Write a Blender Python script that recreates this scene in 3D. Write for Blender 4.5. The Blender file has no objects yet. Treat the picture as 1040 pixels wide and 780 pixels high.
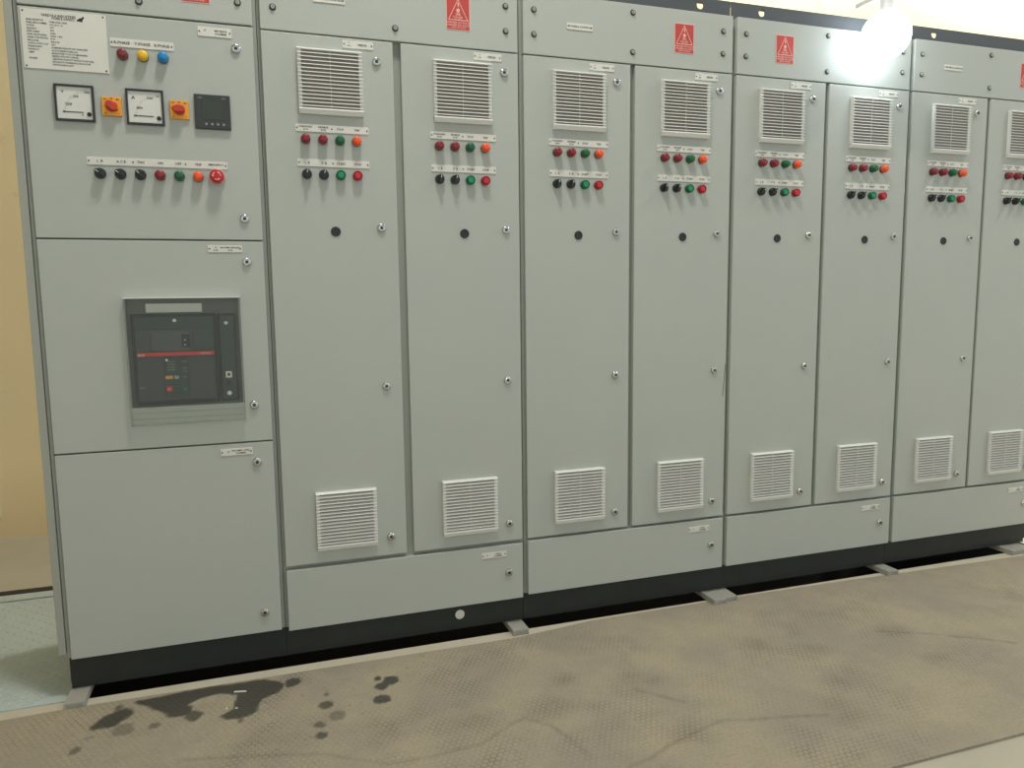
import bpy, bmesh, math, random
from mathutils import Matrix, Vector, noise
random.seed(7)
S = bpy.context.scene
COL = S.collection

# ------------------------------------------------------------------ camera
cam_d = bpy.data.cameras.new('camera')
cam = bpy.data.objects.new('camera', cam_d)
COL.objects.link(cam)
Rv = Vector((0.9482858, -0.31720456, -0.01163225))
Uv = Vector((0.04776738, 0.10638006, 0.99317751))
Fv = Vector((0.313803, 0.94237177, -0.11603073))
cam.matrix_world = Matrix(((Rv.x, Uv.x, -Fv.x, 0.5570122),
                           (Rv.y, Uv.y, -Fv.y, -2.40441042),
                           (Rv.z, Uv.z, -Fv.z, 1.16454374),
                           (0, 0, 0, 1)))
cam_d.sensor_fit = 'HORIZONTAL'
cam_d.sensor_width = 36.0
cam_d.lens = 765.877 / 1040 * 36.0
cam_d.clip_start = 0.05
S.camera = cam

# ------------------------------------------------------------------ world, exposure
W = bpy.data.worlds.new('world')
S.world = W
W.use_nodes = True
bg = W.node_tree.nodes['Background']
bg.inputs[0].default_value = (0.86, 0.95, 1.0, 1)
bg.inputs[1].default_value = 0.80
S.view_settings.view_transform = 'Standard'
S.view_settings.look = 'None'
S.view_settings.exposure = 0.0
S.view_settings.gamma = 1.0
S.view_settings.use_curve_mapping = False

# ------------------------------------------------------------------ material helpers
def lin(c):
    c = c / 255.0
    return c / 12.92 if c <= 0.04045 else ((c + 0.055) / 1.055) ** 2.4

def rgb(r, g, b):
    return (lin(r), lin(g), lin(b), 1.0)

def mat(name, col, rough=0.5, metal=0.0, var=0.0, vscale=4.0, bump=0.0, bscale=300.0, spec=0.5, coat=0.0):
    m = bpy.data.materials.new(name)
    m.use_nodes = True
    nt = m.node_tree
    N, L = nt.nodes, nt.links
    p = N['Principled BSDF']
    p.inputs['Roughness'].default_value = rough
    p.inputs['Metallic'].default_value = metal
    p.inputs['Specular IOR Level'].default_value = spec
    p.inputs['Coat Weight'].default_value = coat
    p.inputs['Base Color'].default_value = col
    tc = N.new('ShaderNodeTexCoord')
    if var > 0:
        n = N.new('ShaderNodeTexNoise')
        n.inputs['Scale'].default_value = vscale
        n.inputs['Detail'].default_value = 6
        L.new(tc.outputs['Object'], n.inputs['Vector'])
        mx = N.new('ShaderNodeMix')
        mx.data_type = 'RGBA'
        mx.inputs[6].default_value = tuple(c * (1 - var) for c in col[:3]) + (1,)
        mx.inputs[7].default_value = tuple(min(1, c * (1 + var)) for c in col[:3]) + (1,)
        L.new(n.outputs['Fac'], mx.inputs[0])
        L.new(mx.outputs[2], p.inputs['Base Color'])
    if bump > 0:
        n2 = N.new('ShaderNodeTexNoise')
        n2.inputs['Scale'].default_value = bscale
        n2.inputs['Detail'].default_value = 3
        L.new(tc.outputs['Object'], n2.inputs['Vector'])
        b = N.new('ShaderNodeBump')
        b.inputs['Strength'].default_value = bump
        b.inputs['Distance'].default_value = 0.002
        L.new(n2.outputs['Fac'], b.inputs['Height'])
        L.new(b.outputs['Normal'], p.inputs['Normal'])
    return m

def emit(name, col, strength):
    m = bpy.data.materials.new(name)
    m.use_nodes = True
    nt = m.node_tree
    p = nt.nodes['Principled BSDF']
    p.inputs['Base Color'].default_value = (0.8, 0.8, 0.8, 1)
    p.inputs['Emission Color'].default_value = col
    p.inputs['Emission Strength'].default_value = strength
    return m

M = {}
M['paint'] = mat('grey_powder_coat', rgb(186, 190, 182), 0.42, var=0.03, vscale=2.5, bump=0.22, bscale=420, spec=0.4)
M['frame'] = mat('grey_frame_paint', rgb(166, 168, 158), 0.5, var=0.03, bump=0.15)
M['black'] = mat('black_channel_paint', rgb(40, 44, 42), 0.55, var=0.2, vscale=14, bump=0.25, bscale=90)
M['topblack'] = mat('glare_lifted_dark_grey', rgb(82, 86, 90), 0.5, var=0.12, vscale=10)  # dark grey lifted toward blue, glare put into the rail colour
M['plate'] = mat('white_plastic_plate', rgb(226, 224, 213), 0.4)
M['ink'] = mat('black_ink', rgb(42, 41, 38), 0.6)
M['chrome'] = mat('chrome', rgb(205, 205, 200), 0.16, 1.0)
M['steel'] = mat('zinc_steel', rgb(172, 170, 160), 0.5, 0.0, var=0.12, vscale=30)
M['slot'] = mat('dark_key_slot', rgb(48, 46, 43), 0.5)
M['vent'] = mat('white_vent_plastic', rgb(232, 232, 226), 0.42)
M['filter'] = mat('dust_brown_filter', rgb(150, 141, 132), 0.95)
M['knob'] = mat('black_plastic', rgb(38, 40, 38), 0.35)
M['rubberplug'] = mat('black_rubber_plug', rgb(44, 45, 46), 0.55)
M['white'] = mat('white_mark', rgb(230, 230, 225), 0.5)
M['darkred'] = mat('dark_red_lens', rgb(140, 30, 42), 0.25, spec=0.6)
M['maroon'] = mat('maroon_lens', rgb(128, 44, 48), 0.25, spec=0.6)
M['yellow'] = mat('yellow_lens', rgb(243, 196, 40), 0.25, spec=0.6)
M['blue'] = mat('blue_lens', rgb(24, 138, 205), 0.25, spec=0.6)
M['greenlens'] = mat('green_lens', rgb(12, 98, 58), 0.25, spec=0.6)
M['orange'] = mat('orange_lens', rgb(250, 92, 42), 0.3, spec=0.6)
M['greencap'] = mat('green_button_cap', rgb(24, 146, 96), 0.4)
M['greenring'] = mat('green_button_ring', rgb(10, 96, 62), 0.35)
M['redcap'] = mat('red_button_cap', rgb(205, 44, 52), 0.4)
M['redring'] = mat('red_button_ring', rgb(158, 26, 36), 0.35)
M['estop'] = mat('emergency_red', rgb(200, 38, 46), 0.3)
M['shroud'] = mat('pale_shroud', rgb(205, 180, 170), 0.3)
M['switchyellow'] = mat('amber_switch_plate', rgb(240, 165, 52), 0.4)
M['switchred'] = mat('red_switch_knob', rgb(196, 62, 36), 0.35)
M['meterframe'] = mat('black_meter_frame', rgb(48, 48, 46), 0.4)
M['dial'] = mat('white_dial', rgb(226, 225, 216), 0.45)
M['lcd'] = mat('dark_green_lcd', rgb(58, 66, 54), 0.25)
M['mfm'] = mat('charcoal_meter', rgb(58, 62, 58), 0.4)
M['metergrey'] = mat('grey_key_mark', rgb(150, 154, 148), 0.5)
M['red'] = mat('flare_paled_red', rgb(200, 74, 68), 0.45)  # red paled toward pink, lens flare put into the colour
M['pink'] = mat('pale_pink_print', rgb(246, 196, 184), 0.5)
M['acbgrey'] = mat('grey_breaker_surround', rgb(108, 111, 103), 0.6)
M['acbblack'] = mat('black_breaker_frame', rgb(30, 35, 33), 0.4)
M['acbface'] = mat('charcoal_breaker_face', rgb(72, 76, 73), 0.5)
M['acbface2'] = mat('slate_breaker_module', rgb(82, 87, 86), 0.45)
M['acbgreen'] = mat('dark_green_breaker_panel', rgb(58, 74, 66), 0.5)
M['acbtext'] = mat('pale_grey_print', rgb(158, 160, 152), 0.6)
M['acbred'] = mat('breaker_red_bar', rgb(214, 60, 58), 0.4)
M['amberflag'] = mat('amber_flag', rgb(226, 160, 60), 0.5)
M['pale'] = mat('pale_sticker', rgb(234, 230, 220), 0.5)
M['edgeglint'] = mat('cover_edge_glint', rgb(236, 238, 232), 0.25)  # near-white: the top rim's bright highlight line is put into its colour
M['bulbcap'] = mat('white_lamp_socket', rgb(225, 225, 222), 0.4)
M['bulb'] = emit('lit_bulb', (0.80, 0.91, 1.0, 1), 11.0)
M['tube'] = emit('lit_lamp_disc', (0.98, 1.0, 0.95, 1), 25.0)

# clear tinted acrylic: transparent with a little tint and a fresnel gloss
m = bpy.data.materials.new('clear_acrylic')
m.use_nodes = True
nt = m.node_tree
for n in list(nt.nodes):
    nt.nodes.remove(n)
out = nt.nodes.new('ShaderNodeOutputMaterial')
tr = nt.nodes.new('ShaderNodeBsdfTransparent')
tr.inputs[0].default_value = (0.96, 0.97, 0.96, 1)
gl = nt.nodes.new('ShaderNodeBsdfPrincipled')
gl.inputs['Base Color'].default_value = (0.62, 0.63, 0.6, 1)
gl.inputs['Roughness'].default_value = 0.12
mx = nt.nodes.new('ShaderNodeMixShader')
fr = nt.nodes.new('ShaderNodeLayerWeight')
fr.inputs[0].default_value = 0.18
ad = nt.nodes.new('ShaderNodeMath')
ad.operation = 'MULTIPLY_ADD'
ad.inputs[1].default_value = 0.35
ad.inputs[2].default_value = 0.055
nt.links.new(fr.outputs['Fresnel'], ad.inputs[0])
nt.links.new(ad.outputs[0], mx.inputs[0])
nt.links.new(tr.outputs[0], mx.inputs[1])
nt.links.new(gl.outputs[0], mx.inputs[2])
nt.links.new(mx.outputs[0], out.inputs[0])
M['acrylic'] = m

# ------------------------------------------------------------------ mesh helpers
def add_box(bm, x0, x1, y0, y1, z0, z1, bev=0.0, seg=2):
    t = bmesh.new()
    vs = [t.verts.new((x, y, z)) for x in (x0, x1) for y in (y0, y1) for z in (z0, z1)]
    for f in ((0, 1, 3, 2), (4, 6, 7, 5), (0, 4, 5, 1), (2, 3, 7, 6), (0, 2, 6, 4), (1, 5, 7, 3)):
        t.faces.new([vs[i] for i in f])
    bmesh.ops.recalc_face_normals(t, faces=t.faces)
    if bev > 0:
        bmesh.ops.bevel(t, geom=list(t.edges), offset=bev, segments=seg, affect='EDGES', profile=0.5)
    merge(bm, t)

def merge(bm, t, mtx=None):
    me = bpy.data.meshes.new('tmp')
    t.to_mesh(me)
    t.free()
    if mtx:
        me.transform(mtx)
    bm.from_mesh(me)
    bpy.data.meshes.remove(me)

def add_lathe(bm, prof, n=24, cx=0.0, cz=0.0):
    """prof: list of (radius, y); revolved about the y axis through (cx, cz)."""
    rings = []
    for r, y in prof:
        if r < 1e-6:
            rings.append([bm.verts.new((cx, y, cz))])
        else:
            rings.append([bm.verts.new((cx + r * math.cos(2 * math.pi * i / n), y, cz + r * math.sin(2 * math.pi * i / n))) for i in range(n)])
    for a, b in zip(rings, rings[1:]):
        for i in range(n):
            j = (i + 1) % n
            if len(a) == 1 and len(b) == 1:
                continue
            if len(a) == 1:
                bm.faces.new((a[0], b[j], b[i]))
            elif len(b) == 1:
                bm.faces.new((a[i], a[j], b[0]))
            else:
                bm.faces.new((a[i], a[j], b[j], b[i]))

def add_prism(bm, pts, y0, y1):
    """pts: outline in (x, z); extruded from y0 (front) to y1."""
    a = [bm.verts.new((x, y0, z)) for x, z in pts]
    b = [bm.verts.new((x, y1, z)) for x, z in pts]
    bm.faces.new(a)
    bm.faces.new(b[::-1])
    for i in range(len(pts)):
        j = (i + 1) % len(pts)
        bm.faces.new((a[i], b[i], b[j], a[j]))

def add_plate_holes(bm, x0, x1, z0, z1, y0, y1, holes):
    """thin plate with round through holes (cx, cz, r)."""
    xs = x0
    for cx, cz, r in sorted(holes):
        s = r * 1.8
        if cx - s > xs + 1e-5:
            add_box(bm, xs, cx - s, y0, y1, z0, z1)
        corners = [math.atan2(z - cz, x - cx) for x in (cx - s, cx + s) for z in (z0, z1)]
        ang = sorted(set([round(a, 6) for a in corners] + [round(-math.pi + 2 * math.pi * i / 28 + 0.01, 6) for i in range(28)]))
        def outer(a):
            dx, dz = math.cos(a), math.sin(a)
            t = 1e9
            if abs(dx) > 1e-9:
                t = min(t, s / abs(dx))
            if dz > 1e-9:
                t = min(t, (z1 - cz) / dz)
            elif dz < -1e-9:
                t = min(t, (z0 - cz) / dz)
            return cx + dx * t, cz + dz * t
        I0, O0, I1, O1 = [], [], [], []
        for a in ang:
            ix, iz = cx + r * math.cos(a), cz + r * math.sin(a)
            ox, oz = outer(a)
            I0.append(bm.verts.new((ix, y0, iz)))
            O0.append(bm.verts.new((ox, y0, oz)))
            I1.append(bm.verts.new((ix, y1, iz)))
            O1.append(bm.verts.new((ox, y1, oz)))
        k = len(ang)
        for i in range(k):
            j = (i + 1) % k
            bm.faces.new((I0[i], O0[i], O0[j], I0[j]))
            bm.faces.new((I1[i], I1[j], O1[j], O1[i]))
            bm.faces.new((I0[i], I0[j], I1[j], I1[i]))
            bm.faces.new((O0[i], O1[i], O1[j], O0[j]))
        xs = cx + s
    if x1 > xs + 1e-5:
        add_box(bm, xs, x1, y0, y1, z0, z1)

def mesh(name, bm, material, smooth=False):
    bmesh.ops.recalc_face_normals(bm, faces=bm.faces)
    me = bpy.data.meshes.new(name)
    bm.to_mesh(me)
    bm.free()
    me.materials.append(material)
    if smooth:
        me.shade_smooth()
        try:
            me.set_sharp_from_angle(angle=math.radians(38))
        except Exception:
            pass
    return me

def put(name, me, parent=None, loc=(0, 0, 0)):
    o = bpy.data.objects.new(name, me)
    COL.objects.link(o)
    o.parent = parent
    o.location = loc
    return o

def boxes(name, material, parent, bl, bev=0.0, loc=(0, 0, 0), seg=2):
    bm = bmesh.new()
    for b in bl:
        add_box(bm, *b, bev=bev, seg=seg)
    return put(name, mesh(name, bm, material), parent, loc)

def thing(name, loc, label, cat, group=None):
    o = bpy.data.objects.new(name, None)
    o.empty_display_size = 0.1
    COL.objects.link(o)
    o.location = loc
    o['label'] = label
    o['category'] = cat
    if group:
        o['group'] = group
    return o

def tag(o, label, cat=None, group=None, kind=None):
    o['label'] = label
    if cat:
        o['category'] = cat
    if group:
        o['group'] = group
    if kind:
        o['kind'] = kind
    return o

_tc = {}
def add_text(bm, s, x, z, size, y=0.0, align='CENTER', width=None):
    """flat lettering in the xz plane facing -y, baseline centre at z."""
    key = s
    if key not in _tc:
        cu = bpy.data.curves.new('t', 'FONT')
        cu.body = s
        cu.size = 1.0
        cu.resolution_u = 1
        cu.offset = 0.018
        ob = bpy.data.objects.new('t', cu)
        me = bpy.data.meshes.new_from_object(ob)
        _tc[key] = ([v.co.copy() for v in me.vertices], [tuple(p.vertices) for p in me.polygons])
        bpy.data.objects.remove(ob)
        bpy.data.curves.remove(cu)
        bpy.data.meshes.remove(me)
    vs, ps = _tc[key]
    if not vs:
        return
    x0 = min(v.x for v in vs)
    x1 = max(v.x for v in vs)
    sx = size if width is None else width / (x1 - x0)
    off = {'CENTER': (x0 + x1) / 2, 'LEFT': x0, 'RIGHT': x1}[align]
    nv = [bm.verts.new((x + (v.x - off) * sx, y, z + (v.y - 0.34) * size)) for v in vs]
    for p in ps:
        try:
            bm.faces.new([nv[i] for i in p])
        except ValueError:
            pass

def text_obj(name, material, parent, items, loc=(0, 0, 0)):
    bm = bmesh.new()
    for it in items:
        add_text(bm, *it[:4], **(it[4] if len(it) > 4 else {}))
    me = bpy.data.meshes.new(name)
    for f in bm.faces:
        f.normal_update()
        if f.normal.y > 0:
            f.normal_flip()
    bm.to_mesh(me)
    bm.free()
    me.materials.append(material)
    return put(name, me, parent, loc)

# ------------------------------------------------------------------ room: floor, trench, walls
def shell(name, label, material, bl, kind='structure'):
    bm = bmesh.new()
    for b in bl:
        add_box(bm, *b)
    o = put(name, mesh(name, bm, material))
    o['kind'] = kind
    o['label'] = label
    return o

M['concrete'] = mat('beige_concrete', rgb(190, 184, 166), 0.85, var=0.14, vscale=3.0, bump=0.3, bscale=60)
M['concrete_back'] = mat('dusty_concrete', rgb(196, 182, 158), 0.9, var=0.1, vscale=4, bump=0.2, bscale=40)
M['kerb'] = mat('pale_kerb', rgb(204, 196, 176), 0.85, var=0.12, vscale=9, bump=0.2, bscale=70)
M['trench'] = mat('dark_trench', rgb(52, 50, 46), 0.9, var=0.1)
M['ceil'] = mat('white_ceiling', rgb(226, 224, 214), 0.9)

# yellow wall with stains
mw = mat('yellow_wall', rgb(234, 214, 170), 0.85, var=0.05, vscale=3, bump=0.2, bscale=25)
nt = mw.node_tree
p = nt.nodes['Principled BSDF']
src = p.inputs['Base Color'].links[0].from_socket
tc = [n for n in nt.nodes if n.type == 'TEX_COORD'][0]
ns = nt.nodes.new('ShaderNodeTexNoise')
ns.inputs['Scale'].default_value = 2.3
ns.inputs['Detail'].default_value = 8
ns.inputs['Roughness'].default_value = 0.65
nt.links.new(tc.outputs['Object'], ns.inputs['Vector'])
cr = nt.nodes.new('ShaderNodeValToRGB')
cr.color_ramp.elements[0].position = 0.56
cr.color_ramp.elements[1].position = 0.74
nt.links.new(ns.outputs['Fac'], cr.inputs[0])
mm = nt.nodes.new('ShaderNodeMix')
mm.data_type = 'RGBA'
mm.inputs[7].default_value = rgb(206, 168, 118)
nt.links.new(cr.outputs[0], mm.inputs[0])
nt.links.new(src, mm.inputs[6])
nt.links.new(mm.outputs[2], p.inputs['Base Color'])
M['wall'] = mw

shell('floor', 'beige concrete floor in front of and behind the cable trench', M['concrete'],
      [(-4, 9, -6, -0.010, -0.3, -0.008), (-4, 9, 1.03, 2.0, -0.3, -0.004)])
shell('trim_1', 'pale concrete edge strip along the dark trench', M['kerb'], [(-4, 9, -0.12, -0.006, -0.06, -0.003)])
shell('trim_2', 'dark edge strip along the far side of the tread plate', M['trench'], [(-4, 9, 0.985, 1.03, -0.62, 0.002)])  # dark-coloured strip between the tread plate and the back floor
shell('floor_trench', 'dark bottom of the cable trench under the cabinets', M['trench'], [(-4, 9, -0.004, 0.985, -0.62, -0.6), (-4, 9, -0.010, -0.004, -0.6, -0.061)])
shell('wall_back', 'stained yellow plaster wall behind the cabinets', M['wall'], [(-4, 9, 1.85, 2.05, -0.05, 4.6)])
shell('wall_left', 'yellow plaster end wall', M['wall'], [(-4.2, -4, -6, 2.05, -0.05, 4.6)])
shell('ceiling', 'plain white ceiling', M['ceil'], [(-4.2, 9, -6, 2.05, 4.6, 4.75)])
pp = shell('trim_3', 'pale board fixed to the yellow wall at the left edge', M['kerb'], [(-1.4, -0.70, 1.82, 1.85, 0.105, 2.1)])

# tread plates over the trench, left of the row
M['tread'] = mat('pale_green_tread_plate', rgb(190, 204, 202), 0.5, var=0.1, vscale=6, spec=0.4)
def tread_plate(x0, x1, y0, y1, label):
    o = boxes('tread_plate', M['tread'], None, [(x0, x1, y0, y1, -0.012, 0.0)])
    tag(o, label, 'floor plate')
    bm = bmesh.new()
    nx = int((x1 - x0 - 0.02) / 0.026)
    ny = int((y1 - y0 - 0.02) / 0.026)
    for i in range(nx):
        for j in range(ny):
            cx = x0 + 0.02 + i * 0.026
            cy = y0 + 0.02 + j * 0.026
            a = math.radians(45 if (i + j) % 2 else -45)
            L_, w_, h_ = 0.0125, 0.0042, 0.0016
            ca, sa = math.cos(a), math.sin(a)
            def P(u, v, z):
                return bm.verts.new((cx + u * ca - v * sa, cy + u * sa + v * ca, z))
            q = [P(-L_, 0, 0), P(0, -w_, 0), P(L_, 0, 0), P(0, w_, 0)]
            t0, t1 = P(-L_ * 0.6, 0, h_), P(L_ * 0.6, 0, h_)
            bm.faces.new((q[0], q[1], t0))
            bm.faces.new((q[1], t1, t0))
            bm.faces.new((q[1], q[2], t1))
            bm.faces.new((q[2], q[3], t1))
            bm.faces.new((q[3], t0, t1))
            bm.faces.new((q[3], q[0], t0))
    t = put('tread', mesh('tread', bm, M['tread']), o)
    t['kind'] = 'stuff'
tread_plate(-0.62, -0.03, -0.004, 0.90, 'pale green tread plate beside the leftmost cabinet')
tread_plate(-0.62, -0.03, 0.915, 0.982, 'narrow tread plate strip at the back edge of the trench')
tread_plate(3.86, 5.2, -0.004, 0.982, 'tread plate past the right end of the row')
tread_plate(-1.25, -0.625, -0.004, 0.982, 'tread plate farther left along the trench')

# ---- rubber mat: fine grid, stains and scuffs as a stored mask
STAINS = [(0.117, -0.157, 0.050, 0.044, 1, 0.5), (0.151, -0.226, 0.031, 0.031, .5, 0), (0.287, -0.176, 0.037, 0.033, 1, 0), (0.329, -0.217, 0.024, 0.027, .9, 0),
          (0.603, -0.119, 0.026, 0.027, .95, 0), (0.686, -0.285, 0.021, 0.024, .9, 0), (0.713, -0.354, 0.023, 0.025, .55, 0), (0.662, -0.383, 0.015, 0.020, .75, 0),
          (0.663, -0.438, 0.017, 0.019, .9, 0), (0.694, -0.225, 0.008, 0.011, .7, 0), (0.884, -0.207, 0.026, 0.027, 1, 0), (0.853, -0.233, 0.020, 0.023, 1, 0),
          (0.851, -0.183, 0.011, 0.015, 1, 0), (0.844, -0.307, 0.027, 0.027, 1, 0), (0.048, -0.294, 0.015, 0.017, .7, 0), (0.230, -0.234, 0.016, 0.016, .6, 0),
          (0.456, -0.289, 0.008, 0.010, .8, 0), (0.070, -0.241, 0.013, 0.010, .35, 0), (0.12, -0.10, 0.012, 0.02, .7, 0)]
BAND = [(0.157, -0.079), (0.251, -0.174), (0.306, -0.149), (0.343, -0.117), (0.398, -0.112), (0.44, -0.139), (0.436, -0.218), (0.4, -0.243), (0.422, -0.272), (0.469, -0.273),
        (0.495, -0.25), (0.511, -0.188), (0.556, -0.163), (0.58, -0.117), (0.523, -0.071), (0.326, -0.063)]
LINES = [([(0.305, -0.426), (0.52, -0.48), (0.664, -0.526), (0.733, -0.573), (0.813, -0.623), (0.925, -0.628), (1.059, -0.617), (1.161, -0.556), (1.204, -0.54), (1.259, -0.601), (1.29, -0.699), (1.3, -0.769)], 0.7),
         ([(1.379, -0.832), (1.438, -0.823), (1.515, -0.788), (1.587, -0.766), (1.662, -0.744), (1.716, -0.733), (1.779, -0.755), (1.89, -0.779), (1.999, -0.808)], 0.9),
         ([(2.527, -0.44), (2.656, -0.503), (2.795, -0.593), (2.89, -0.666)], 1.0), ([(1.563, -0.506), (1.583, -0.531), (1.663, -0.617)], 0.8)]
PATCH = [(0.52, -0.41, 0.09), (1.63, -0.48, 0.04), (2.18, -0.67, 0.06), (2.07, -0.38, 0.06), (2.24, -0.48, 0.06), (2.57, -0.46, 0.07), (2.56, -0.66, 0.06), (2.06, -0.77, 0.05), (1.06, -0.52, 0.08),
         (1.39, -0.38, 0.04), (1.59, -0.76, 0.06), (1.58, -0.45, 0.06), (2.04, -0.84, 0.06), (1.29, -0.52, 0.07), (0.83, -0.46, 0.08)]
EDGE = [(-4, -0.062), (-0.185, -0.061), (-0.077, -0.056), (0.034, -0.052), (0.326, -0.057), (0.612, -0.058), (0.986, -0.06), (1.324, -0.064), (1.5, -0.045), (1.638, -0.026), (2.044, -0.024),
        (2.309, -0.022), (2.723, -0.031), (3.219, -0.049), (3.711, -0.063), (9, -0.06)]

def edge_y(x):
    for (a, ya), (b, yb) in zip(EDGE, EDGE[1:]):
        if a <= x <= b:
            return ya + (yb - ya) * (x - a) / (b - a)
    return -0.06

def seg_d(px, py, a, b):
    dx, dy = b[0] - a[0], b[1] - a[1]
    t = max(0, min(1, ((px - a[0]) * dx + (py - a[1]) * dy) / (dx * dx + dy * dy)))
    return math.hypot(px - a[0] - t * dx, py - a[1] - t * dy)

def poly_sd(px, py, poly):
    ins = False
    d = 9.0
    for i in range(len(poly)):
        a, b = poly[i], poly[(i + 1) % len(poly)]
        d = min(d, seg_d(px, py, a, b))
        if (a[1] > py) != (b[1] > py) and px < (b[0] - a[0]) * (py - a[1]) / (b[1] - a[1]) + a[0]:
            ins = not ins
    return -d if ins else d

def sstep(a, b, x):
    t = max(0, min(1, (x - a) / (b - a)))
    return t * t * (3 - 2 * t)

def build_mat():
    x0, x1, st = -0.9, 4.6, 0.007
    nx = int((x1 - x0) / st)
    ny = 142
    verts, wet, scuff, bare = [], [], [], []
    for i in range(nx + 1):
        x = x0 + i * st
        ye = edge_y(x)
        for j in range(ny + 1):
            f = j / ny
            y = -1.05 + (ye + 1.05) * f
            zz = 0.0
            verts.append((x, y, zz))
            w = 0.0
            if x < 1.1 and y > -0.5:
                nv = noise.noise((x * 38, y * 38, 0)) * 0.25 + noise.noise((x * 90, y * 90, 3)) * 0.12
                for cx, cy, a, b, s, tilt in STAINS:
                    if abs(x - cx) < 0.09 and abs(y - cy) < 0.09:
                        u, v = x - cx, (y - cy) - tilt * (x - cx)
                        r = math.hypot(u / a, v / b) + nv
                        w = max(w, s * (1 - sstep(0.85, 1.1, r)))
                if 0.1 < x < 0.64:
                    d = poly_sd(x, y, BAND) + nv * 0.02
                    w = max(w, 1 - sstep(-0.002, 0.006, d))
                r = noise.noise((x * 130, y * 130, 9))
                if 0.3 < x < 1.05 and r > 0.56:
                    w = max(w, 0.5 * sstep(0.56, 0.68, r))
            wet.append(w)
            s = 0.0
            for pl, k in LINES:
                if min(q[0] for q in pl) - .03 < x < max(q[0] for q in pl) + .03:
                    dd = min(seg_d(x, y, a, b) for a, b in zip(pl, pl[1:])) + noise.noise((x * 60, y * 60, 5)) * 0.003
                    s = max(s, k * (1 - sstep(0.002, 0.010, dd)) * (0.7 + 0.6 * noise.noise((x * 25, y * 25, 7))))
            scuff.append(s)
            pt = 0.0
            for cx, cy, r in PATCH:
                q = ((x - cx) / r) ** 2 + ((y - cy) / (r * 0.8)) ** 2
                if q < 6:
                    pt = max(pt, math.exp(-q))
            bare.append(pt)
    faces = []
    for i in range(nx):
        for j in range(ny):
            a = i * (ny + 1) + j
            faces.append((a, a + ny + 1, a + ny + 2, a + 1))
    # thickness: skirt down along the two long edges
    n0 = len(verts)
    for i in range(nx + 1):
        for j in (0, ny):
            v = verts[i * (ny + 1) + j]
            verts.append((v[0], v[1], -0.007))
            for l in (wet, scuff, bare):
                l.append(0.0)
    for i in range(nx):
        a, b = n0 + 2 * i, n0 + 2 * i + 2
        faces.append((i * (ny + 1), a, b, (i + 1) * (ny + 1)))
        faces.append((i * (ny + 1) + ny, (i + 1) * (ny + 1) + ny, b + 1, a + 1))
    me = bpy.data.meshes.new('rubber_mat')
    me.from_pydata(verts, [], faces)
    for nme, arr in (('wet', wet), ('scuff', scuff), ('bare', bare)):
        at = me.attributes.new(nme, 'FLOAT', 'POINT')
        at.data.foreach_set('value', arr)
    return me

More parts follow.
